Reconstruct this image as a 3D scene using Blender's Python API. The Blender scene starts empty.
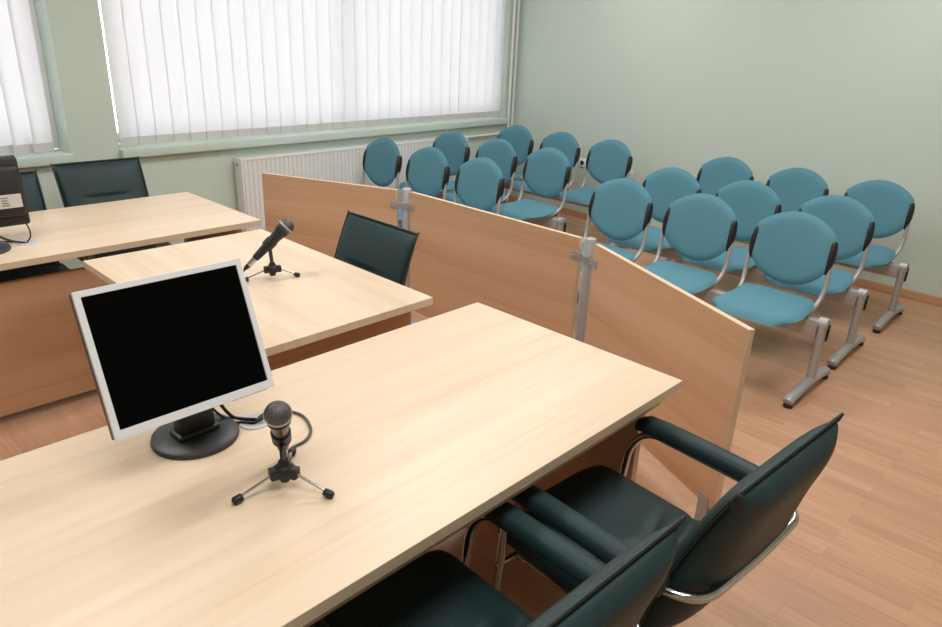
import bpy, bmesh, math, random
from mathutils import Vector, Matrix, noise
random.seed(7)
PI = math.pi
S = bpy.context.scene
COL = S.collection

# ------------------------------------------------------------------ materials
def srgb(r, g, b):
    f = lambda c: (c/255/12.92) if c/255 <= .04045 else ((c/255+.055)/1.055)**2.4
    return (f(r), f(g), f(b), 1)

def mat(name, col, rough=.5, metal=0., spec=.5, bump=0., bscale=200., coat=0., dark=.95):
    m = bpy.data.materials.new(name); m.use_nodes = True
    n = m.node_tree.nodes; l = m.node_tree.links; p = n['Principled BSDF']
    p.inputs['Base Color'].default_value = col
    p.inputs['Roughness'].default_value = rough
    p.inputs['Metallic'].default_value = metal
    p.inputs['Specular IOR Level'].default_value = spec
    p.inputs['Coat Weight'].default_value = coat
    # a faint procedural variation of the surface
    tc = n.new('ShaderNodeTexCoord'); nz = n.new('ShaderNodeTexNoise')
    nz.inputs['Scale'].default_value = bscale; nz.inputs['Detail'].default_value = 3
    l.new(tc.outputs['Object'], nz.inputs['Vector'])
    mx = n.new('ShaderNodeMixRGB'); mx.inputs['Fac'].default_value = 1; mx.blend_type = 'MULTIPLY'
    rp = n.new('ShaderNodeValToRGB')
    rp.color_ramp.elements[0].position = .3; rp.color_ramp.elements[0].color = (dark, dark, dark, 1)
    rp.color_ramp.elements[1].position = .7; rp.color_ramp.elements[1].color = (1, 1, 1, 1)
    l.new(nz.outputs['Fac'], rp.inputs['Fac'])
    mx.inputs['Color1'].default_value = col; l.new(rp.outputs['Color'], mx.inputs['Color2'])
    l.new(mx.outputs['Color'], p.inputs['Base Color'])
    if bump:
        b = n.new('ShaderNodeBump'); b.inputs['Strength'].default_value = bump; b.inputs['Distance'].default_value = .001
        l.new(nz.outputs['Fac'], b.inputs['Height']); l.new(b.outputs['Normal'], p.inputs['Normal'])
    return m

def wood(name, c0, c1, c2, axis='x', rough=.35, seed=0., spec=.4):
    """veneer: soft long streaks that run along one object axis"""
    m = bpy.data.materials.new(name); m.use_nodes = True
    n = m.node_tree.nodes; l = m.node_tree.links; p = n['Principled BSDF']
    tc = n.new('ShaderNodeTexCoord'); mp = n.new('ShaderNodeMapping')
    s = {'x': (.55, 9, 9), 'y': (9, .55, 9), 'z': (9, 9, .55)}[axis]
    mp.inputs['Scale'].default_value = s; mp.inputs['Location'].default_value = (seed, seed*1.7, seed*.6)
    l.new(tc.outputs['Object'], mp.inputs['Vector'])
    a = n.new('ShaderNodeTexNoise'); a.inputs['Scale'].default_value = 1.0; a.inputs['Detail'].default_value = 4; a.inputs['Distortion'].default_value = .6
    l.new(mp.outputs['Vector'], a.inputs['Vector'])
    mp2 = n.new('ShaderNodeMapping'); s2 = tuple(v*(7 if v > 1 else 4) for v in s); mp2.inputs['Scale'].default_value = s2
    l.new(tc.outputs['Object'], mp2.inputs['Vector'])
    b = n.new('ShaderNodeTexNoise'); b.inputs['Scale'].default_value = 1.0; b.inputs['Detail'].default_value = 5
    l.new(mp2.outputs['Vector'], b.inputs['Vector'])
    r = n.new('ShaderNodeValToRGB'); e = r.color_ramp.elements
    e[0].position = .3; e[0].color = c0; e[1].position = .72; e[1].color = c2
    q = e.new(.5); q.color = c1
    ad = n.new('ShaderNodeMath'); ad.operation = 'MULTIPLY_ADD'
    ad.inputs[1].default_value = .35; l.new(b.outputs['Fac'], ad.inputs[0])
    ml = n.new('ShaderNodeMath'); ml.operation = 'MULTIPLY'; ml.inputs[1].default_value = .65
    l.new(a.outputs['Fac'], ml.inputs[0]); l.new(ml.outputs[0], ad.inputs[2])
    l.new(ad.outputs[0], r.inputs['Fac']); l.new(r.outputs['Color'], p.inputs['Base Color'])
    p.inputs['Roughness'].default_value = rough; p.inputs['Specular IOR Level'].default_value = spec
    return m

def floor_mat():
    """three-strip laminate: strips run along Y, random tone per strip, fine grain"""
    m = bpy.data.materials.new('laminate_floor'); m.use_nodes = True
    n = m.node_tree.nodes; l = m.node_tree.links; p = n['Principled BSDF']
    tc = n.new('ShaderNodeTexCoord')
    mp = n.new('ShaderNodeMapping'); mp.inputs['Rotation'].default_value = (0, 0, PI/2)
    l.new(tc.outputs['Object'], mp.inputs['Vector'])
    br = n.new('ShaderNodeTexBrick'); br.offset = .37; br.squash = 1
    br.inputs['Color1'].default_value = srgb(192, 149, 119); br.inputs['Color2'].default_value = srgb(204, 162, 131)
    br.inputs['Mortar'].default_value = srgb(182, 138, 108)
    br.inputs['Scale'].default_value = 1; br.inputs['Brick Width'].default_value = .46; br.inputs['Row Height'].default_value = .066
    br.inputs['Mortar Size'].default_value = .0009; br.inputs['Bias'].default_value = -.1
    l.new(mp.outputs['Vector'], br.inputs['Vector'])
    g = n.new('ShaderNodeMapping'); g.inputs['Scale'].default_value = (38, 2.6, 1); l.new(tc.outputs['Object'], g.inputs['Vector'])
    nz = n.new('ShaderNodeTexNoise'); nz.inputs['Scale'].default_value = 1; nz.inputs['Detail'].default_value = 5; nz.inputs['Distortion'].default_value = 1.2
    l.new(g.outputs['Vector'], nz.inputs['Vector'])
    rp = n.new('ShaderNodeValToRGB'); rp.color_ramp.elements[0].position = .3; rp.color_ramp.elements[0].color = (.84, .78, .74, 1)
    rp.color_ramp.elements[1].position = .65; rp.color_ramp.elements[1].color = (1, 1, 1, 1)
    l.new(nz.outputs['Fac'], rp.inputs['Fac'])
    mx = n.new('ShaderNodeMixRGB'); mx.blend_type = 'MULTIPLY'; mx.inputs['Fac'].default_value = .8
    l.new(br.outputs['Color'], mx.inputs['Color1']); l.new(rp.outputs['Color'], mx.inputs['Color2'])
    l.new(mx.outputs['Color'], p.inputs['Base Color'])
    p.inputs['Roughness'].default_value = .38; p.inputs['Specular IOR Level'].default_value = .35
    return m

def blind_mat():
    m = bpy.data.materials.new('blind_fabric'); m.use_nodes = True
    n = m.node_tree.nodes; l = m.node_tree.links; n.remove(n['Principled BSDF'])
    d = n.new('ShaderNodeBsdfDiffuse'); t = n.new('ShaderNodeBsdfTranslucent'); mx = n.new('ShaderNodeMixShader')
    tc = n.new('ShaderNodeTexCoord'); nz = n.new('ShaderNodeTexNoise'); nz.inputs['Scale'].default_value = 400
    l.new(tc.outputs['Object'], nz.inputs['Vector'])
    rp = n.new('ShaderNodeValToRGB'); rp.color_ramp.elements[0].color = (.84, .84, .85, 1); rp.color_ramp.elements[1].color = (.92, .92, .93, 1)
    l.new(nz.outputs['Fac'], rp.inputs['Fac'])
    l.new(rp.outputs['Color'], d.inputs['Color']); l.new(rp.outputs['Color'], t.inputs['Color'])
    mx.inputs['Fac'].default_value = .6
    l.new(d.outputs[0], mx.inputs[1]); l.new(t.outputs[0], mx.inputs[2]); l.new(mx.outputs[0], n['Material Output'].inputs['Surface'])
    return m

def glass_mat():
    m = bpy.data.materials.new('window_glass'); m.use_nodes = True
    n = m.node_tree.nodes; l = m.node_tree.links; n.remove(n['Principled BSDF'])
    t = n.new('ShaderNodeBsdfTransparent'); g = n.new('ShaderNodeBsdfGlossy'); g.inputs['Roughness'].default_value = .02
    f = n.new('ShaderNodeFresnel'); mx = n.new('ShaderNodeMixShader')
    l.new(f.outputs[0], mx.inputs[0]); l.new(t.outputs[0], mx.inputs[1]); l.new(g.outputs[0], mx.inputs[2])
    l.new(mx.outputs[0], n['Material Output'].inputs['Surface'])
    return m

M = {}
M['wall'] = mat('green_wall_paint', srgb(204, 217, 206), .85, spec=.2, bump=.05, bscale=120)
M['ceiling'] = mat('white_ceiling_paint', srgb(238, 238, 234), .9, spec=.2)
M['floor'] = floor_mat()
M['base'] = wood('baseboard_wood', srgb(182, 138, 100), srgb(196, 152, 114), srgb(206, 164, 126), 'y', .4)
BC = (srgb(210, 184, 155), srgb(221, 199, 172), srgb(228, 208, 184))
M['beech_x'] = wood('beech_veneer_lengthwise', *BC, 'x', .34)
M['beech_y'] = wood('beech_veneer_crosswise', *BC, 'y', .34, 3.1)
AC = (srgb(198, 157, 122), srgb(212, 172, 137), srgb(221, 184, 151))  # upright beech boards, the deeper orange of low light put into the colour
M['shaded_beech_x'] = wood('shaded_beech_lengthwise', *AC, 'x', .42, 1.3)
M['shaded_beech_y'] = wood('shaded_beech_crosswise', *AC, 'y', .42, 2.2)
M['edge'] = wood('beech_edge_band', srgb(208, 180, 147), srgb(218, 192, 160), srgb(226, 203, 174), 'x', .4)
M['leather'] = mat('dark_green_leather', srgb(29, 53, 55), .5, spec=.35, bump=.12, bscale=260)
M['seam'] = mat('leather_piping', srgb(24, 38, 39), .45, spec=.4, bscale=300)
M['chrome'] = mat('chrome_steel', srgb(205, 203, 200), .12, metal=1.)
M['fabric'] = mat('blue_seat_fabric', srgb(90, 138, 153), .85, spec=.2, bump=.25, bscale=700)
M['black'] = mat('black_plastic', srgb(26, 25, 25), .45, bscale=90)
M['silver'] = mat('silver_powder_coat', srgb(176, 174, 174), .4, metal=.3, bscale=300)
M['white'] = mat('white_enamel', srgb(232, 232, 230), .35)
M['pvc'] = mat('white_plastic', srgb(238, 238, 236), .35)
M['bezel'] = mat('silver_grey_plastic', srgb(224, 224, 228), .4, bscale=300)
M['casing'] = mat('dark_grey_plastic', srgb(88, 76, 72), .5)
M['screen'] = mat('black_screen_glass', (.0006, .0006, .0006, 1), .35, spec=.05)
M['base_blk'] = mat('charcoal_plastic', srgb(46, 47, 49), .42)
M['brown_blk'] = mat('brown_black_plastic', srgb(34, 30, 29), .45)
M['sticker'] = mat('pale_sticker', srgb(206, 200, 192), .5)
M['ink'] = mat('grey_ink', srgb(120, 112, 106), .6)
M['grey'] = mat('light_grey_plastic', srgb(196, 200, 206), .4)
M['mesh'] = mat('microphone_grille_steel', srgb(112, 108, 105), .42, metal=.6, bump=1.0, bscale=520, dark=.25)
M['gun'] = mat('dark_grey_lacquer', srgb(42, 42, 43), .42, metal=.2)
M['micbody'] = mat('brown_grey_lacquer', srgb(118, 108, 102), .35, metal=.6)
M['cable'] = mat('black_rubber_cable', srgb(34, 32, 31), .5)
M['gcable'] = mat('grey_rubber_cable', srgb(84, 78, 70), .5)
M['blind'] = blind_mat()
M['hem'] = mat('blind_hem_fabric', srgb(206, 205, 204), .8)
M['glass'] = glass_mat()

# ------------------------------------------------------------------ mesh helpers
def mark(o, label=None, cat=None, group=None, kind=None):
    if label: o['label'] = label
    if cat: o['category'] = cat
    if group: o['group'] = group
    if kind: o['kind'] = kind
    return o

def obj(name, bm, m, parent=None, smooth=True, loc=None, rotz=0., angle=40):
    me = bpy.data.meshes.new(name)
    bmesh.ops.recalc_face_normals(bm, faces=bm.faces[:])
    bm.to_mesh(me); bm.free()
    me.materials.append(M[m] if isinstance(m, str) else m)
    if smooth:
        me.polygons.foreach_set('use_smooth', [True]*len(me.polygons))
        me.set_sharp_from_angle(angle=math.radians(angle))
    o = bpy.data.objects.new(name, me); COL.objects.link(o)
    if parent: o.parent = parent
    if loc: o.location = loc
    o.rotation_euler[2] = rotz
    return o

def empty(name, loc=(0, 0, 0), rotz=0., label=None, cat=None, group=None):
    o = bpy.data.objects.new(name, None); COL.objects.link(o)
    o.location = loc; o.rotation_euler = (0, 0, rotz); o.empty_display_size = .1
    return mark(o, label, cat, group)

def box(bm, a, b, bev=0., seg=2, mtx=None):
    """axis aligned box between corners a and b"""
    t = bmesh.new()
    r = bmesh.ops.create_cube(t, size=1)
    for v in t.verts:
        v.co = Vector([(a[i]+b[i])/2 + v.co[i]*(b[i]-a[i]) for i in range(3)])
    if bev: bmesh.ops.bevel(t, geom=t.edges[:], offset=bev, segments=seg, profile=.5, affect='EDGES')
    if mtx: t.transform(mtx)
    join(bm, t)

def join(bm, t):
    me = bpy.data.meshes.new('tmp'); t.to_mesh(me); t.free(); bm.from_mesh(me); bpy.data.meshes.remove(me)

def nb(): return bmesh.new()
def bx(*args, **k):
    b = nb(); box(b, *args, **k); return b

def smooth_path(pts, n=8):
    """Catmull-Rom through the points"""
    P = [Vector(p) for p in pts]; out = []
    for i in range(len(P)-1):
        p0 = P[i-1] if i else P[0]*2-P[1]; p1, p2 = P[i], P[i+1]
        p3 = P[i+2] if i+2 < len(P) else P[-1]*2-P[-2]
        for k in range(n):
            t = k/n
            out.append(.5*((2*p1)+(p2-p0)*t+(2*p0-5*p1+4*p2-p3)*t*t+(3*p1-p0-3*p2+p3)*t**3))
    out.append(P[-1]); return out

def fillet_path(pts, rad, n=6):
    """polyline with round corners"""
    P = [Vector(p) for p in pts]; out = [P[0]]
    for i in range(1, len(P)-1):
        a, b, c = P[i-1], P[i], P[i+1]
        r = min(rad, (a-b).length*.49, (c-b).length*.49)
        u = b+(a-b).normalized()*r; w = b+(c-b).normalized()*r
        for k in range(n+1):
            t = k/n; out.append(u*(1-t)**2+b*2*t*(1-t)+w*t*t)
    out.append(P[-1]); return out

def tube(bm, path, r, seg=10, caps=True, sx=1., closed=False):
    """sweep a circle (r may be a list) along a path"""
    P = [Vector(p) for p in path]; n = len(P)
    T = []
    for i in range(n):
        if closed: t = P[(i+1) % n]-P[i-1]
        else: t = P[min(i+1, n-1)]-P[max(i-1, 0)]
        T.append(t.normalized())
    up = Vector((0, 0, 1)) if abs(T[0].z) < .9 else Vector((1, 0, 0))
    nrm = (up-T[0]*up.dot(T[0])).normalized(); rings = []
    for i in range(n):
        nrm = (nrm-T[i]*nrm.dot(T[i])).normalized(); bi = T[i].cross(nrm)
        ri = r[i] if isinstance(r, (list, tuple)) else r
        rings.append([bm.verts.new(P[i]+nrm*math.cos(2*PI*k/seg)*ri+bi*math.sin(2*PI*k/seg)*ri*sx) for k in range(seg)])
    m = n if closed else n-1
    for i in range(m):
        A, B = rings[i], rings[(i+1) % n]
        for k in range(seg): bm.faces.new((A[k], A[(k+1) % seg], B[(k+1) % seg], B[k]))
    if caps and not closed:
        bm.faces.new(rings[0][::-1]); bm.faces.new(rings[-1])

def lathe(bm, prof, seg=24, mtx=None):
    """revolve (radius, z) profile about Z"""
    t = nb(); rings = []
    for r, z in prof:
        if r < 1e-6: rings.append([t.verts.new((0, 0, z))])
        else: rings.append([t.verts.new((r*math.cos(2*PI*k/seg), r*math.sin(2*PI*k/seg), z)) for k in range(seg)])
    for A, B in zip(rings, rings[1:]):
        if len(A) == 1 and len(B) == 1: continue
        for k in range(seg):
            j = (k+1) % seg
            if len(A) == 1: t.faces.new((A[0], B[j], B[k]))
            elif len(B) == 1: t.faces.new((A[k], A[j], B[0]))
            else: t.faces.new((A[k], A[j], B[j], B[k]))
    if len(rings[0]) > 1: t.faces.new(rings[0][::-1])
    if len(rings[-1]) > 1: t.faces.new(rings[-1])
    if mtx: t.transform(mtx)
    join(bm, t)

def prism(bm, outline, h0, h1, mtx=None, bev=0.):
    """extrude a 2-D outline from z=h0 to h1"""
    t = nb()
    A = [t.verts.new((x, y, h0)) for x, y in outline]; B = [t.verts.new((x, y, h1)) for x, y in outline]
    t.faces.new(A[::-1]); t.faces.new(B); n = len(A)
    for k in range(n): t.faces.new((A[k], A[(k+1) % n], B[(k+1) % n], B[k]))
    if bev:
        bmesh.ops.bevel(t, geom=[e for e in t.edges if abs(e.verts[0].co.z-e.verts[1].co.z) < 1e-6], offset=bev, segments=2, profile=.5, affect='EDGES')
    if mtx: t.transform(mtx)
    join(bm, t)

def grid_surface(bm, f, nu, nv):
    """closed pillow from two grids f(u,v,side) that share their border"""
    V = {}
    def get(i, j, s):
        border = i in (0, nu) or j in (0, nv)
        k = (i, j, 0 if border else s)
        if k not in V: V[k] = bm.verts.new(f(-1+2*i/nu, j/nv, 0 if border else s))
        return V[k]
    for s in (1, -1):
        for i in range(nu):
            for j in range(nv):
                q = (get(i, j, s), get(i+1, j, s), get(i+1, j+1, s), get(i, j+1, s))
                bm.faces.new(q if s > 0 else q[::-1])

def axis_to(p, q):
    """matrix that takes the +Z axis at the origin to the ray p->q"""
    p, q = Vector(p), Vector(q)
    return Matrix.Translation(p) @ (q-p).to_track_quat('Z', 'Y').to_matrix().to_4x4()

def copy_tree(o, parent=None):
    c = o.copy(); COL.objects.link(c)
    if parent: c.parent = parent
    for ch in list(o.children): copy_tree(ch, c)
    return c

# ------------------------------------------------------------------ room
XR, YW, XL, YF, ZC = 5.60, 4.84, -2.2, -1.9, 2.75
TH = .26                                   # depth of the window wall
def struct(name, bm, m, parent=None, smooth=False):
    o = obj(name, bm, m, parent, smooth)
    if not parent: o['kind'] = 'structure'
    return o
struct('floor', bx((XL-.3, YF-.3, -.1), (XR+.3, YW+TH, 0)), 'floor')
struct('ceiling', bx((XL-.3, YF-.3, ZC), (XR+.3, YW+TH, ZC+.1)), 'ceiling')
struct('wall_right', bx((XR, YF-.3, 0), (XR+.3, YW+TH, ZC)), 'wall')
struct('wall_left', bx((XL-.3, YF-.3, 0), (XL, YW+TH, ZC)), 'wall')
struct('wall_front', bx((XL, YF-.3, 0), (XR, YF, ZC)), 'wall')
WIN = [(-1.75, 1.462), (1.75, 5.47)]
ZS, ZT = .82, 2.5
b = nb()
box(b, (XL, YW, 0), (XR, YW+TH, ZS)); box(b, (XL, YW, ZT), (XR, YW+TH, ZC))
xs = [XL, WIN[0][0], WIN[0][1], WIN[1][0], WIN[1][1], XR]
for k in (0, 2, 4): box(b, (xs[k], YW, ZS), (xs[k+1], YW+TH, ZT))
struct('wall_back', b, 'wall')
struct('baseboard_right', bx((XR-.018, YF, 0), (XR, YW, .062), .004), 'base')
b = nb(); box(b, (XL, YW-.018, 0), (XR-.02, YW, .062), .004)
struct('baseboard_back', b, 'base')

for k, (x0, x1) in enumerate(WIN):
    w = empty('window_%d' % (k+1), (0, 0, 0)); w['kind'] = 'structure'
    yf = YW+.20
    b = nb()
    box(b, (x0, yf, ZS+.03), (x0+.06, yf+.06, ZT), .006); box(b, (x1-.06, yf, ZS+.03), (x1, yf+.06, ZT), .006)
    box(b, (x0+.06, yf, ZS+.03), (x1-.06, yf+.06, ZS+.10), .006); box(b, (x0+.06, yf, ZT-.07), (x1-.06, yf+.06, ZT), .006)
    nm = 2
    for j in range(1, nm):
        xm = x0+(x1-x0)*j/nm; box(b, (xm-.022, yf, ZS+.10), (xm+.022, yf+.06, ZT-.07), .006)
    obj('window_frame', b, 'pvc', w)
    obj('window_pane', bx((x0+.05, yf+.025, ZS+.06), (x1-.05, yf+.035, ZT-.05)), 'glass', w, False)
    s = obj('window_sill', bx((x0, YW-.055, ZS-.025), (x1, yf, ZS+.03), .005), 'wall', w)

# vertical blinds: every vane hangs on its own
def blind(x0, x1, ang, label, n, y):
    t = empty('vertical_blind', ((x0+x1)/2, y, ZS), 0, label, 'blind', 'vertical blinds at the windows')
    W = (x1-x0); zt = ZT-ZS-.02
    obj('headrail', bx((-W/2, -.025, zt-.05), (W/2, .025, zt), .006), 'pvc', t)
    vw = .127; vb = .048; rng = random.Random(n)
    for i in range(n):
        cx = -W/2+.06+(W-.12)*i/(n-1)
        a = ang+rng.uniform(-.02, .02); tw = rng.uniform(-.012, .012)
        bm = nb(); rows = []
        for j in range(9):
            z = vb+.04+(zt-.06-vb-.04)*j/8; row = []
            for u in range(5):
                s = (u/4-.5)*vw; bow = .006*(1-(2*u/4-1)**2)
                aa = a+tw*(1-j/8); row.append((cx+s*math.cos(aa)-bow*math.sin(aa), s*math.sin(aa)+bow*math.cos(aa), z))
            rows.append(row)
        V = [[[bm.verts.new((p[0], p[1]+d, p[2])) for p in row] for row in rows] for d in (0, .0008)]
        for q in range(2):
            for j in range(8):
                for u in range(4):
                    f = (V[q][j][u], V[q][j][u+1], V[q][j+1][u+1], V[q][j+1][u]); bm.faces.new(f if q else f[::-1])
        v = obj('vane', bm, 'blind', t)
        aa = a+tw; bm = nb()
        box(bm, (-vw/2, -.0016, 0), (vw/2, .0016, .052), .001, 1, Matrix.Translation((cx, .002, vb-.008)) @ Matrix.Rotation(aa, 4, 'Z'))
        obj('bottom_weight', bm, 'hem', v)
    return t
blind(WIN[0][0]+.02, WIN[0][1]-.07, .30, 'white vertical blind on the left window behind the far monitor', 29, YW+.05)
blind(WIN[1][0]+.032, WIN[1][1]-.004, .06, 'wide white vertical blind on the large window above the radiator', 31, YW+.05)

# radiator under the right window
R0, R1 = 2.53, 4.82
t = empty('radiator', ((R0+R1)/2, YW-.07, 0), 0, 'long white ribbed panel radiator under the large window', 'radiator')
W = (R1-R0)/2
b = nb(); n = int(2*W/.037); pts = []
for i in range(n):
    x = -W+.012+(2*W-.024)*i/n; p = (2*W-.024)/n
    pts += [(x, -.058), (x+p*.62, -.058), (x+p*.72, -.049), (x+p*.9, -.049)]
pts.append((W-.012, -.058))
out = pts+[(W-.012, -.035), (-W+.012, -.035)]
prism(b, out, .19, .715)
obj('front_panel', b, 'white', t, angle=20)
obj('rear_panel', bx((-W+.012, .02, .19), (W-.012, .04, .715), .004), 'white', t)
b = nb(); box(b, (-W, -.06, .715), (W, .045, .73), .003)
obj('top_grille', b, 'white', t)
for s in (-1, 1): obj('side_cover', bx((s*W-.008, -.062, .17), (s*W+.008, .045, .732), .004), 'white', t)
b = nb(); lathe(b, [(.0, 0), (.011, 0), (.011, .012), (.006, .016), (0, .016)], 12, Matrix.Translation((-W-.008, -.01, .685)) @ Matrix.Rotation(-PI/2, 4, 'Y'))
obj('bleed_valve', b, 'chrome', t)
for x in (-W+.2, W-.2): obj('bracket', bx((x-.02, .04, .3), (x+.02, .07, .65)), 'white', t)

# heating pipes in the corner
b = nb(); tube(b, [(0, 0, 0), (0, 0, ZC)], .014, 12)
o = obj('heating_pipe', b, 'white', None, loc=(5.505, YW-.03, 0)); mark(o, 'white vertical heating pipe beside the window, left of the corner pair', 'pipe', 'white heating pipes in the corner')
b = nb(); tube(b, [(0, 0, 0), (0, 0, ZC)], .014, 12)
o = obj('heating_pipe', b, 'white', None, loc=(5.562, YW-.03, 0)); mark(o, 'white vertical heating pipe in the corner, right of the pair', 'pipe', 'white heating pipes in the corner')
b = nb(); tube(b, fillet_path([(-.68, 0, .70), (-.60, 0, .70), (0, 0, .705)], .03), .012, 12)
o = obj('heating_pipe', b, 'white', None, loc=(5.495, YW-.03, 0)); mark(o, 'short horizontal white pipe from the radiator to the corner', 'pipe', 'white heating pipes in the corner')

# wall sockets on the right wall
for y, z, lab, plug in ((3.93, .525, 'white wall socket with a dark opening on the green wall, left one', True),
                        (3.41, .50, 'white wall socket low on the green wall, right one', False)):
    t = empty('wall_socket', (XR, y, z), 0, lab, 'socket', 'sockets on the green wall')
    obj('faceplate', bx((-.012, -.04, -.04), (0, .04, .04), .005), 'pvc', t)
    b = nb(); lathe(b, [(.02, 0), (.02, .004), (.015, .004), (.013, .001), (0, .001)], 20, Matrix.Translation((-.011, 0, 0)) @ Matrix.Rotation(-PI/2, 4, 'Y'))
    obj('socket_well', b, 'black' if plug else 'pvc', t)

# ------------------------------------------------------------------ desks
DZ, DT = .74, .028
def desk(x0, x1, y0, y1, axis, label, panels, grommet=None):
    t = empty('office_desk', ((x0+x1)/2, (y0+y1)/2, 0), 0, label, 'desk', 'beech office desks')
    ox, oy = (x0+x1)/2, (y0+y1)/2
    top = obj('desktop', bx((x0-ox, y0-oy, DZ-DT), (x1-ox, y1-oy, DZ), .0009, 1), 'beech_'+axis, t)
    for nm, a, c, m in panels:
        obj(nm, bx((a[0]-ox, a[1]-oy, a[2]), (c[0]-ox, c[1]-oy, c[2]), .001, 1), m, t)
    if grommet:
        gx, gy = grommet; b = nb()
        lathe(b, [(.0, .0), (.038, 0), (.038, .0025), (.034, .004), (.030, .003), (.0, .003)], 32, Matrix.Translation((gx-ox, gy-oy, DZ)))
        obj('cable_grommet', b, 'grey', t)
        b = nb(); prism(b, [(.012*math.cos(a*PI/8)+gx-ox-.006, .007*math.sin(a*PI/8)+gy-oy-.006) for a in range(16)], DZ+.003, DZ+.0036)
        obj('cable_slot', b, 'black', t)
    return t
LZ = DZ-DT
desk(-.12, 1.748, .808, 1.625, 'x', 'large beech desk in the foreground with monitor and microphone on it',
     [('end_panel', (1.675, .885, 0), (1.703, 1.545, LZ), 'shaded_beech_y'), ('end_panel', (-.07, .885, 0), (-.042, 1.545, LZ), 'shaded_beech_y'),
      ('modesty_panel', (-.042, 1.47, .18), (1.675, 1.495, LZ), 'shaded_beech_x'), ('apron_rail', (-.042, .828, LZ-.032), (1.675, .85, LZ), 'shaded_beech_x')],
     (.735, 1.408))
desk(.868, 1.658, 1.764, 2.955, 'y', 'middle beech desk with only a microphone on it',
     [('end_panel', (.94, 1.842, 0), (1.622, 1.868, LZ), 'shaded_beech_x'), ('end_panel', (.94, 2.86, 0), (1.622, 2.886, LZ), 'shaded_beech_x'),
      ('modesty_panel', (.94, 1.868, .12), (.965, 2.86, LZ), 'shaded_beech_y')])
far = desk(-.35, 1.742, 3.104, 3.895, 'x', 'far beech desk by the windows with the rear of a monitor on it',
     [('end_panel', (1.66, 3.2, 0), (1.686, 3.82, LZ), 'shaded_beech_y'), ('end_panel', (-.28, 3.2, 0), (-.254, 3.82, LZ), 'shaded_beech_y'),
      ('modesty_panel', (-.254, 3.245, .035), (1.30, 3.27, .615), 'shaded_beech_x')], (.780, 3.345))
b = nb(); box(b, (1.30-.7, 3.25-3.4995, 0), (1.345-.7, 3.29-3.4995, LZ), .004)
obj('metal_leg', b, 'silver', far)

# ------------------------------------------------------------------ partition
t = empty('partition_screen', (2.5, 2.36, 0), 0, 'angled beech partition of three panels on steel posts before the blue seats', 'partition')
PT, PB, PH = .80, .10, .022
O = Vector((2.5, 2.36))
segs = [((2.208, 3.868), (2.560, 3.036)), ((2.590, 2.945), (2.580, 1.778)), ((2.551, 1.672), (2.127, .783))]
for a, c in segs:
    a, c = Vector(a)-O, Vector(c)-O; d = (c-a); L = d.length; ang = math.atan2(d.y, d.x)
    b = bx((0, -PH/2, PB), (L, PH/2, PT), .0012, 1)
    p = obj('panel', b, 'shaded_beech_x', t, loc=(a.x, a.y, 0), rotz=ang)
    e = nb(); box(e, (-.0006, -PH/2, PT-.0002), (L+.0006, PH/2, PT+.0012)); box(e, (-.0012, -PH/2, PB), (0, PH/2, PT)); box(e, (L, -PH/2, PB), (L+.0012, PH/2, PT))
    obj('edge_band', e, 'edge', p, False)
posts = [(2.592, 2.990), (2.572, 1.722)]
for k, q in enumerate(posts):
    q = Vector(q)-O
    b = nb(); lathe(b, [(.0, 0), (.06, 0), (.06, .006), (.026, .008), (.026, PT+.008), (.023, PT+.012), (0, PT+.012)], 24, Matrix.Translation((q.x, q.y, 0)))
    p = obj('post', b, 'silver', t)
    for z in (.715, .22):
        b = nb()
        prism(b, [((.0285 if a < 24 else .0285)*math.cos(2*PI*a/24)+q.x, .0285*math.sin(2*PI*a/24)+q.y) for a in range(24)], z-.018, z+.018)
        for sgn, (u, w) in ((1, segs[k]), (-1, segs[k+1])):
            end = Vector(w if sgn > 0 else u)-O; d = (Vector(u)-Vector(w)).normalized()*sgn
            nrm = Vector((-d.y, d.x)); nrm = nrm if nrm.x < 0 else -nrm
            r = math.atan2(d.y, d.x); base = end+nrm*(PH/2+.002)
            L0 = -(end-q).length*.8
            box(b, (L0, -.0018, z-.018), (.034, .0018, z+.018), .0008, 1, Matrix.Translation((base.x, base.y, 0)) @ Matrix.Rotation(r, 4, 'Z'))
            lathe(b, [(.0055, 0), (.0055, .002), (.003, .0035), (0, .0035)], 10, Matrix.Translation((base.x+d.x*.022+nrm.x*.001, base.y+d.y*.022+nrm.y*.001, z)) @ nrm.to_3d().to_track_quat('Z', 'Y').to_matrix().to_4x4())
        obj('bracket', b, 'silver', p)
for (a, c), s in ((segs[2], .945), (segs[0], .06)):
    a, c = Vector(a)-O, Vector(c)-O; q = a.lerp(c, s); d = c-a; r = math.atan2(d.y, d.x); b = nb()
    mt = Matrix.Translation((q.x, q.y, 0)) @ Matrix.Rotation(r, 4, 'Z')
    box(b, (-.03, -.06, 0), (.03, .06, .006), .002, 1, mt)
    for s2 in (-1, 1): box(b, (-.025, s2*.0135-.002, .004), (.025, s2*.0135+.002, .14), .001, 1, mt)
    obj('floor_foot', b, 'silver', t)

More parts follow.
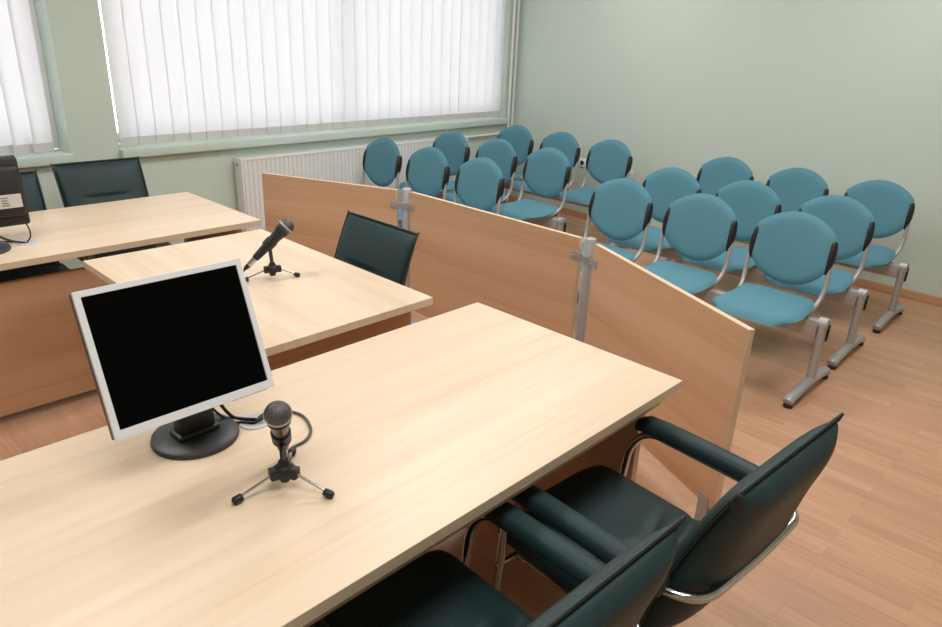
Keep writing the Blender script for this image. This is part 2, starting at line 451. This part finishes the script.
# ------------------------------------------------------------------ conference chairs
def chair():
    t = empty('conference_chair')
    # seat cushion: front edge at +Y
    b = nb()
    def seat(u, v, s):
        y = -.20+.49*v; hw = .238-.010*v-.02*max(0, v-.85)/.15
        pu = (1-abs(u)**5)**.5; pv = (1-abs(2*v-1)**7)**.5; k = pu*pv
        z = .418+.02*v
        if s > 0:
            z += .052*k-.016*math.exp(-(u/.6)**2-((v-.42)/.35)**2)
            z += -.016*math.exp(-((v-.20-.10*u*u)/.03)**2)*k - .011*math.exp(-((v-.33+.16*u)/.025)**2)*math.exp(-((u+.2)/.4)**2)*k - .009*math.exp(-((v-.31-.14*u)/.022)**2)*math.exp(-((u-.3)/.35)**2)*k
        elif s < 0: z -= .042*k
        return (u*hw, y-(.03*max(0, abs(u)-.8)/.2 if v > .9 else 0), z-.02*max(0, v-.9)/.1)
    grid_surface(b, seat, 40, 40)
    st = obj('seat', b, 'leather', t, angle=80)
    # backrest cushion: leaning, full in the back, rolled top
    def cl(v):          # seam line in (y, z)
        return -.185-.040*v-.118*v*v-.012*math.sin(v*PI), .43+.455*v
    def hw(v): return .224-.010*(1-v)
    def back(u, v, s):
        y, z = cl(v)
        k = (1-abs(u)**5)**.6*(1-abs(2*v-1)**8)**.6 if abs(u) < 1 and 0 < v < 1 else 0
        T = (.026+.034*math.exp(-((v-.16)/.24)**2)) if s > 0 else (.060+.026*math.exp(-((v-.42)/.30)**2))
        q = T*k
        if s > 0: q -= .011*math.exp(-((v-.595-.03*u*u)/.022)**2)*math.exp(-(u/.5)**4)*(k > 0)
        n = Vector((0, 1, .33)).normalized()
        return (u*hw(v), y+n.y*q*s, z+n.z*q*s)
    b = nb(); grid_surface(b, back, 40, 48)
    bk = obj('backrest', b, 'leather', t, angle=80)
    per = []
    for i in range(25): per.append((-1, i/24))
    for i in range(1, 25): per.append((-1+2*i/24, 1))
    for i in range(1, 25): per.append((1, 1-i/24))
    pp = []
    for u, v in per:
        y, z = cl(v); pp.append((u*(hw(v)+.003), y, z+(.003 if v > .99 else 0)))
    b = nb(); tube(b, pp, .0048, 6)
    for s in (-1, 1):
        y, z = cl(1); tube(b, [(s*.216, y, z-.004), (s*.233, y-.003, z+.009)], [.005, .0035], 6)
    obj('piping', b, 'seam', bk, angle=80)
    # one bent chrome tube: front leg, arm, round the back, arm, front leg
    zt = .610; path = []
    half = [(0, -.24, .0125), (.255, -.24, .0125), (.255, .235, .0125), (.255, .19, zt-.07), (.255, .135, zt), (.252, -.20, zt-.005), (.222, -.318, zt+.002), (0, -.325, zt+.002)]
    full = half+[(-x, y, z) for x, y, z in half[-2::-1]]
    b = nb(); tube(b, fillet_path(full, .075, 8), .0115, 12)
    obj('tube_frame', b, 'chrome', t, angle=80)
    for s in (-1, 1):
        b = nb(); ol = [(-.030, .0), (-.027, .022), (-.016, .032), (.016, .032), (.027, .022), (.030, 0), (.024, -.010), (-.024, -.010)]
        P = [(.175, -.020, .35), (.168, -.008, .75), (.14, 0, .95), (.08, .002, 1), (-.05, .001, 1), (-.17, -.002, 1), (-.232, -.006, .97), (-.247, -.008, .86), (-.25, -.008, .6)]
        R_ = [[b.verts.new((s*.254+x*k_, y, zt+.014+dz+z*k_)) for x, z in ol] for y, dz, k_ in P]
        for A, B in zip(R_, R_[1:]):
            for j in range(8): b.faces.new((A[j], A[(j+1) % 8], B[(j+1) % 8], B[j]))
        b.faces.new(R_[0]); b.faces.new(R_[-1][::-1])
        bmesh.ops.subdivide_edges(b, edges=b.edges[:], cuts=1, smooth=.8, use_grid_fill=True)
        obj('armrest', b, 'leather', t, angle=80)
        b = nb(); tube(b, fillet_path([(s*.19, .20, .377), (s*.19, -.16, .368), (s*.19, -.215, .47)], .06, 6), .0095, 10)
        obj('seat_rail', b, 'chrome', t, angle=80)
        b = nb(); tube(b, [(s*.268, .205, .38), (s*.243, .205, .38)], .007, 8)
        obj('seat_bolt', b, 'chrome', t)
        for y in (.18, -.16):
            b = bx((s*.255-.012, y-.02, 0), (s*.255+.012, y+.02, .006), .002); obj('glide', b, 'black', t)
    for y, hx in ((.204, .253), (-.12, .19)):
        b = nb(); tube(b, [(-hx, y, .378 if hx > .2 else .370), (hx, y, .378 if hx > .2 else .370)], .008, 8); obj('cross_bar', b, 'chrome', t)
    for s in (-1, 1):
        b = nb(); tube(b, [(s*.07, -.325, zt+.002), (s*.07, -.24, zt-.02)], .006, 8); obj('back_mount', b, 'chrome', t)
    return t
c0 = chair()
GC = 'dark green leather conference chairs'
for i, (x, y, rz, lab) in enumerate([
        (1.366, .708, -.06, 'dark green leather armchair in the foreground nearest the partition, its back fully in view'),
        (.768, .765, -.03, 'dark green leather armchair at the bottom edge of the photo, cut off by the frame'),
        (1.482, 2.265, PI/2, 'dark green leather chair between the middle desk and the partition'),
        (1.405, 3.925, PI-.02, 'dark green leather chair behind the far desk, its backrest whole under the pier'),
        (.83, 3.80, PI-.03, 'dark green leather chair behind the far desk, half hidden by the far monitor')]):
    c = c0 if i == 0 else copy_tree(c0)
    c.location = (x, y, 0); c.rotation_euler = (0, 0, rz)
    mark(c, lab, 'chair', GC)

# ------------------------------------------------------------------ beam benches (face -X)
PIT = .52
def bench():
    t = empty('beam_bench')
    obj('beam', bx((-.082, -.768, .300), (-.032, .768, .388), .006), 'silver', t)
    for s in (-1, 1):
        y = s*.785
        b = nb()
        prism(b, [(.034*math.cos(a*PI/10)*1.0, .021*math.sin(a*PI/10)) for a in range(20)], .05, .375, Matrix.Translation((-.05, y, 0)))
        lathe(b, [(.026, -.024), (.031, -.02), (.031, .02), (.026, .024)], 20, Matrix.Translation((-.05, y, .372)) @ Matrix.Rotation(PI/2, 4, 'X'))
        lg = obj('leg', b, 'silver', t, angle=50)
        pts = smooth_path([(-.325, y, .030), (-.30, y, .040), (-.19, y, .052), (-.05, y, .062), (.07, y, .052), (.17, y, .040), (.192, y, .030)], 5)
        b = nb(); tube(b, pts, [.016]+[.024]*(len(pts)-2)+[.016], 14, True, 1.1)
        obj('foot_rail', b, 'silver', lg, angle=60)
        for x in (-.305, .175):
            b = nb(); lathe(b, [(0, 0), (.022, 0), (.022, .012), (.016, .02), (0, .02)], 14, Matrix.Translation((x, y, 0)))
            obj('glide', b, 'black', lg)
        b = bx((-.040, y+s*.018, .285), (-.024, y+s*.0255, .365), .003); obj('end_cap', b, 'black', lg)
    for k in (-1, 0, 1):
        cy = k*PIT
        # seat pad
        b = nb()
        def seat(u, v, s):
            x = .035-.42*v; w = (.195+.02*math.sin(min(1, v*1.2)*PI*.5))*(1-.30*(max(0, v-.72)/.28)**2.4-.12*(max(0, .12-v)/.12)**2)
            pu = (1-abs(u)**4)**.5; pv = (1-abs(2*v-1)**5)**.5; k_ = pu*pv
            z = .432-.012*math.sin(v*PI)+(-.028*((v-.80)/.2)**2 if v > .8 else 0)+(.02*((.2-v)/.2)**2 if v < .2 else 0)
            edge = .018*(abs(u)**8)
            return (x+edge*(1 if v > .5 else -1), cy+u*w, z+s*(.026 if s > 0 else .022)*k_)
        grid_surface(b, seat, 24, 24)
        obj('seat', b, 'fabric', t, angle=80)
        # backrest: round-topped, round-bottomed pad, hollow towards the sitter
        b = nb(); NR, NA = 10, 56
        def outline(a):
            """straight sides between the clips, shallow arch on top, deeper bowl below"""
            c, sn = math.cos(a), math.sin(a); lo, hi = 0., .3
            for _ in range(24):
                m_ = (lo+hi)/2; y, z = abs(m_*c), m_*sn; w = .201
                ins = y < w and (z < .094+.088*(1-(y/w)**2)**.90 if z > 0 else z > -.055-.130*(1-(y/w)**2)**.70)
                if ins: lo = m_
                else: hi = m_
            return lo*c, lo*sn
        def bpt(r, a, side):
            y, z = outline(a); y, z = y*r, z*r
            x = .058+.20*(z) + .055*(1-(y/.21)**2)*.55 - .10*max(0, -z-.08)*0
            th = .021*(1-r**7)**.5
            return (x-side*th, cy+y, .673+z)
        for side in (1, -1):
            rings = [[b.verts.new(bpt(i/NR, 2*PI*j/NA, side)) for j in range(NA)] for i in range(1, NR+1)]
            cv = b.verts.new(bpt(0, 0, side))
            for j in range(NA):
                f = (cv, rings[0][j], rings[0][(j+1) % NA]); b.faces.new(f)
            for i in range(NR-1):
                for j in range(NA):
                    b.faces.new((rings[i][j], rings[i+1][j], rings[i+1][(j+1) % NA], rings[i][(j+1) % NA]))
        bmesh.ops.remove_doubles(b, verts=b.verts[:], dist=.00005)
        bk = obj('backrest', b, 'fabric', t, angle=80)
        for s in (-1, 1):
            pts = smooth_path([(.085, cy+s*.188, .752), (.083, cy+s*.194, .735), (.071, cy+s*.199, .685), (.058, cy+s*.198, .625), (.050, cy+s*.191, .585)], 5)
            n_ = len(pts); b = nb(); tube(b, pts, [.006+.021*math.sin(PI*min(1, (i+.6)/n_))**.8 for i in range(n_)], 14, True, .62)
            obj('side_clip', b, 'black', bk, angle=70)
            pts = smooth_path([(.062, cy+s*.202, .64), (.052, cy+s*.206, .57), (.045, cy+s*.206, .51), (.022, cy+s*.200, .455), (-.03, cy+s*.192, .418), (-.10, cy+s*.18, .402), (-.28, cy+s*.16, .402)], 6)
            b = nb(); tube(b, pts, .0115, 10, True)
            obj('tube_arm', b, 'silver', t, angle=70)
        b = nb(); box(b, (-.04, cy-.17, .385), (.03, cy+.17, .398), .003); box(b, (-.05, cy-.19, .392), (-.02, cy-.14, .412), .003); box(b, (-.05, cy+.14, .392), (-.02, cy+.19, .412), .003)
        obj('seat_bracket', b, 'black', t)
    return t
b0 = bench()
GB = 'three-seat blue beam benches'
for i, (x, y, rz, lab) in enumerate([
        (3.610, 1.758, .0, 'blue three-seat bench of the first row, nearest, behind the right partition panel'),
        (3.42, 3.80, .0, 'blue three-seat bench at the far end of the first row, behind the middle partition panel'),
        (4.235, 1.772, .012, 'blue three-seat bench of the middle row, at the near end by the open floor'),
        (4.175, 3.82, .0, 'blue three-seat bench of the middle row, at the end near the radiator'),
        (5.01, 1.765, .006, 'blue three-seat bench of the last row along the green wall, nearer end'),
        (4.995, 3.815, .0, 'blue three-seat bench of the last row, in the corner by the white pipes')]):
    c = b0 if i == 0 else copy_tree(b0)
    c.location = (x, y, 0); c.rotation_euler = (0, 0, rz)
    mark(c, lab, 'bench', GB)

# ------------------------------------------------------------------ foreground monitor
MC = Vector((.569, 1.3825, 1.0075)); TIL = .3856
mon = empty('computer_monitor', (.598, 1.437, DZ), 0, 'silver-framed flat monitor with black screen on the foreground desk', 'monitor')
ML = Matrix.Translation(MC-Vector((.598, 1.437, DZ))) @ Matrix.Rotation(-TIL, 4, 'X')   # screen faces local -Y
def mbox(a, c, bev=0.): return bx(a, c, bev, 2, ML)
MW, MH = .177, .1515
b = nb(); TB, BB = .0130, .0185
box(b, (-MW, -.006, -MH), (MW, .003, -MH+BB), .0008, 1, ML); box(b, (-MW, -.006, MH-TB), (MW, .003, MH), .0008, 1, ML)
box(b, (-MW, -.006, -MH+BB-.001), (-MW+TB, .003, MH-TB+.001), .0008, 1, ML); box(b, (MW-TB, -.006, -MH+BB-.001), (MW, .003, MH-TB+.001), .0008, 1, ML)
bz = obj('bezel', b, 'bezel', mon)
obj('screen', mbox((-MW+TB-.001, -.002, -MH+BB-.001), (MW-TB+.001, .004, MH-TB+.001)), 'screen', mon, False)
b = nb(); box(b, (-MW+.0005, .003, -MH+.0005), (MW-.0005, .026, MH-.0005), .003, 2, ML); box(b, (-.12, .025, -.11), (.12, .052, .11), .012, 3, ML)
obj('rear_casing', b, 'casing', mon)
b = nb()
for k in range(6): box(b, (.075+k*.0145, -.004, -MH-.0022), (.085+k*.0145, .004, -MH+.0008), .0006, 1, ML)
obj('control_button', b, 'grey', bz)
b = nb(); lathe(b, [(0, 0), (.097, 0), (.098, .004), (.096, .011), (.088, .0155), (.06, .017), (.0, .017)], 56)
obj('stand_base', b, 'base_blk', mon)
b = nb(); box(b, (-.043, -.022, .012), (.043, .018, .17), .008, 2)
box(b, (-.05, -.028, .012), (.05, .026, .03), .006, 2)
obj('stand_neck', b, 'black', mon)

# cables from the monitor to the grommet
def cable(name, pts, r, m, label, cat='cable', group=None):
    p0 = Vector(pts[0]); b = nb()
    tube(b, smooth_path([Vector(p)-p0 for p in pts], 8), r, 8)
    o = obj(name, b, m, None, loc=p0, angle=80); return mark(o, label, cat, group)
cable('monitor_cable', [(.655, 1.452, .85), (.672, 1.46, .80), (.695, 1.448, .755), (.715, 1.425, .7485), (.735, 1.404, .748), (.738, 1.402, .742)], .0042, 'cable',
      'thicker black cable from the foreground monitor into the desk grommet', group='cables of the foreground monitor')
cable('monitor_cable', [(.640, 1.460, .86), (.655, 1.468, .79), (.685, 1.440, .749), (.712, 1.412, .746), (.727, 1.396, .7475), (.748, 1.392, .752), (.744, 1.402, .743)], .003, 'cable',
      'thin black cable looping from the foreground monitor to the grommet', group='cables of the foreground monitor')

# ------------------------------------------------------------------ microphones
def mic_stand(loc, feet, clip_z, label, tilt):
    """feet: world points on the desk; clip_z: height of the clip's pivot above the desk"""
    t = empty('microphone_stand', (*loc, DZ), 0, label, 'microphone stand', 'small tripod microphone stands')
    L = Vector((*loc, DZ))
    b = nb(); lathe(b, [(0, .018), (.010, .018), (.012, .024), (.012, .034), (.021, .037), (.022, .050), (.016, .056), (.0125, .060), (.0125, clip_z-.012), (.009, clip_z-.006), (0, clip_z-.006)], 20)
    obj('column', b, 'black', t, angle=50)
    b = nb()
    for fx, fy in feet:
        d = (Vector((fx, fy))-L.xy).normalized(); a = math.atan2(d.y, d.x)
        box(b, (.004, -.011, .030), (.032, .011, .054), .003, 2, Matrix.Rotation(a, 4, 'Z'))
    obj('hub', b, 'black', t)
    for fx, fy in feet:
        f = Vector((fx, fy))-L.xy; d = f.normalized()
        b = nb(); tube(b, [(d.x*.022, d.y*.022, .042), (f.x, f.y, .012)], .0030, 8)
        lg = obj('leg', b, 'chrome', t)
        b = nb(); lathe(b, [(0, -.012), (.007, -.011), (.0088, -.007), (.0088, .007), (.006, .011), (0, .012)], 14, axis_to((f.x, f.y, .0095), (f.x+d.x, f.y+d.y, -.25)))
        obj('rubber_foot', b, 'black', lg)
    return t

def microphone(ball, tail, label, bodymat, K=1.18):
    """handheld microphone whose head centre is ball; tail is the rear end of its body"""
    ball, tail = Vector(ball), Vector(tail); ax = (ball-tail).normalized(); Lb = (ball-tail).length
    t = empty('microphone', tuple(tail), 0, label, 'microphone', 'handheld microphones on tripod stands')
    q = ax.to_track_quat('Z', 'Y').to_matrix().to_4x4()
    b = nb(); lathe(b, [(0, 0), (.0095*K, 0), (.0115*K, .004), (.0125*K, .02), (.0165*K, Lb*.62), (.0185*K, Lb-.040), (.0230*K, Lb-.024), (.0235*K, Lb-.018), (0, Lb-.018)], 28, q)
    body = obj('handle', b, bodymat, t, angle=50)
    r = .0257*K; b = nb()
    lathe(b, [(.0225*K, Lb-.018)]+[(r*math.cos(a), Lb+r*math.sin(a)) for a in [x*PI/24 for x in range(-5, 12)]]+[(0, Lb+r)], 32, q)
    g = obj('grille', b, 'mesh', t, angle=80)
    b = nb(); lathe(b, [(.0252*K, Lb-.004), (.0263*K, Lb-.003), (.0265*K, Lb), (.0263*K, Lb+.003), (.0252*K, Lb+.004)], 32, q)
    obj('grille_band', b, 'silver', g, angle=80)
    b = nb(); lathe(b, [(0, -.034), (.0085*K, -.034), (.0092*K, -.030), (.0092*K, .0), (0, 0)], 20, q)
    obj('connector', b, 'chrome', t, angle=50)
    b = nb(); lathe(b, [(0, -.058), (.0045, -.058), (.0075*K, -.046), (.0082*K, -.034), (0, -.034)], 18, q)
    obj('strain_relief', b, 'black', t, angle=50)
    # clip half-shells that hold the handle are part of the stand; see below
    return t, q, ax, tail

def clip(stand, q, tail, at, rad):
    """open ring that grips the handle, part of the stand"""
    b = nb(); L = stand.location
    prof = [(rad+.0008, at-.016), (rad+.004, at-.016), (rad+.0046, at+.018), (rad+.0012, at+.018), (rad+.0008, at-.016)]
    tb = nb(); lathe(tb, prof, 22, Matrix.Translation(tail-Vector(L)) @ q); join(b, tb)
    c = tail+q.to_3x3() @ Vector((0, 0, at))-Vector(L)
    top = max(v.co.z for v in stand.children[0].data.vertices)
    tube(b, [(0, 0, top-.004), (c.x*.6, c.y*.6, top+(c.z-top)*.45), (c.x, c.y, c.z-rad*.75)], .007, 10)
    obj('clip', b, 'black', stand, angle=50)

# foreground one: points at the camera
s1 = mic_stand((.645, 1.128), [(.546, 1.146), (.691, 1.038), (.722, 1.222)], .075, 'tripod stand holding the microphone on the foreground desk', 0)
m1, q1, ax1, tl1 = microphone((.636, 1.122, .922), (.680, 1.188, .795), 'round-headed microphone on the foreground desk, aimed at the viewer', 'micbody', 1.08)
clip(s1, q1, tl1, .056, .0164)
e1 = tl1-ax1*.034
cable('microphone_cable', [tuple(tl1-ax1*.030), (.703, 1.225, .7455), (.735, 1.243, .7445), (.776, 1.250, .7445), (.812, 1.284, .7445), (.832, 1.352, .7445), (.808, 1.412, .7445), (.775, 1.420, .7455), (.748, 1.409, .748), (.740, 1.405, .742)], .0036, 'gcable',
      'grey cable curling behind the foreground microphone', group='microphone cables')
# middle desk one: leaning diagonally
s2 = mic_stand((1.320, 2.292), [(1.229, 2.333), (1.406, 2.263), (1.372, 2.395)], .075, 'tripod stand holding the leaning microphone on the middle desk', 0)
m2, q2, ax2, tl2 = microphone((1.391, 2.298, .934), (1.278, 2.341, .820), 'dark microphone with silver band leaning on its stand on the middle desk', 'gun')
clip(s2, q2, tl2, .078, .0180)
e2 = tl2-ax2*.034
cable('microphone_cable', [tuple(tl2-ax2*.055), tuple(tl2-ax2*.07), (1.165, 2.37, .752), (1.09, 2.33, .7445), (1.02, 2.28, .7445), (.96, 2.20, .7445), (.90, 2.12, .7445), (.866, 2.09, .742), (.860, 2.085, .70)], .0036, 'cable',
      'black cable running down from the leaning microphone', group='microphone cables')

# ------------------------------------------------------------------ far monitor seen from behind
fm = empty('computer_monitor', (.62, 3.40, DZ), 0, 'dark monitor seen from behind on the far desk, at the left edge', 'monitor')
q = Matrix.Rotation(-.10, 4, 'X')
b = nb(); box(b, (-.185, -.055, .072), (.194, -.02, .352), .012, 3, q); box(b, (-.15, -.085, .11), (.185, -.05, .32), .02, 3, q)
rc = obj('rear_casing', b, 'brown_blk', fm)
b = nb(); box(b, (-.188, -.022, .068), (.197, -.002, .355), .006, 2, q); obj('bezel', b, 'brown_blk', fm)
obj('screen', bx((-.165, -.004, .10), (.172, .0, .335), 0, 1, q), 'screen', fm, False)
b = nb(); box(b, (-.11, -.0868, .150), (.170, -.0845, .205), .0004, 1, q); lb = obj('rating_label', b, 'sticker', rc, False)
b = nb()
for k in range(4):
    for j in range(5): box(b, (-.08+j*.044, -.0876, .160+k*.010), (-.08+j*.044+random.uniform(.02, .036), -.0866, .164+k*.010), 0, 1, q)
obj('fine_print', b, 'ink', lb, False)
b = nb(); box(b, (-.05, -.12, .01), (.03, -.06, .20), .01, 2); obj('stand_neck', b, 'black', fm)
b = nb(); lathe(b, [(0, 0), (.108, 0), (.110, .005), (.104, .016), (.07, .022), (0, .022)], 48, Matrix.Translation((-.015, -.07, 0))); obj('stand_base', b, 'base_blk', fm)
GM = 'cables of the far monitor'
cable('monitor_cable', [(.66, 3.33, .86), (.675, 3.31, .80), (.72, 3.325, .765), (.758, 3.337, .7485), (.776, 3.343, .742)], .0042, 'cable', 'thicker black cable from the far monitor into its grommet', group=GM)
cable('monitor_cable', [(.790, 3.36, .835), (.800, 3.35, .795), (.797, 3.343, .765), (.785, 3.342, .748), (.781, 3.342, .742)], .003, 'cable', 'thin black cable at the right corner of the far monitor', group=GM)
cable('monitor_cable', [(.60, 3.46, .7445), (.66, 3.44, .7445), (.715, 3.40, .7445), (.755, 3.355, .746), (.774, 3.340, .742)], .0036, 'cable', 'black cable lying on the far desk beside the monitor base', group=GM)

# ------------------------------------------------------------------ light
def area(name, loc, sx, sy, power, col, rot=(0, 0, 0)):
    l = bpy.data.lights.new(name, 'AREA'); l.shape = 'RECTANGLE'; l.size = sx; l.size_y = sy; l.energy = power; l.color = col
    o = bpy.data.objects.new(name, l); COL.objects.link(o); o.location = loc; o.rotation_euler = rot; return o
for i, (x, y, p) in enumerate([(.3, .4, .80), (.3, 2.8, .85), (2.6, .6, .85), (2.6, 2.8, .85), (4.4, 1.2, .55), (4.4, 3.3, .5)]):
    area('ceiling_lamp', (x, y, ZC-.03), 1.2, .6, 33*p, (1, .99, .975))
w = bpy.data.worlds.new('sky'); S.world = w; w.use_nodes = True
bg = w.node_tree.nodes['Background']; bg.inputs['Color'].default_value = (.98, .98, 1, 1); bg.inputs['Strength'].default_value = 4.3

# ------------------------------------------------------------------ camera
yaw, pit, roll = 0.75821117, -0.38075897, -0.04167217
f = Vector((math.cos(pit)*math.cos(yaw), math.cos(pit)*math.sin(yaw), math.sin(pit)))
r = Vector((math.sin(yaw), -math.cos(yaw), 0)); d = f.cross(r)
r2 = r*math.cos(roll)+d*math.sin(roll); d2 = -r*math.sin(roll)+d*math.cos(roll)
cd = bpy.data.cameras.new('camera'); cam = bpy.data.objects.new('camera', cd); COL.objects.link(cam)
mw = Matrix((r2, -d2, -f)).transposed().to_4x4(); mw.translation = (0, 0, 1.65)
cam.matrix_world = mw; cd.sensor_width = 36; cd.lens = 707.91/942*36; cd.clip_start = .02
S.camera = cam
S.view_settings.view_transform = 'Standard'; S.view_settings.look = 'None'; S.view_settings.gamma = 1
S.view_settings.use_curve_mapping = False; S.view_settings.exposure = 0.0
S.cycles.max_bounces = 8; S.cycles.diffuse_bounces = 5; S.cycles.sample_clamp_indirect = 6
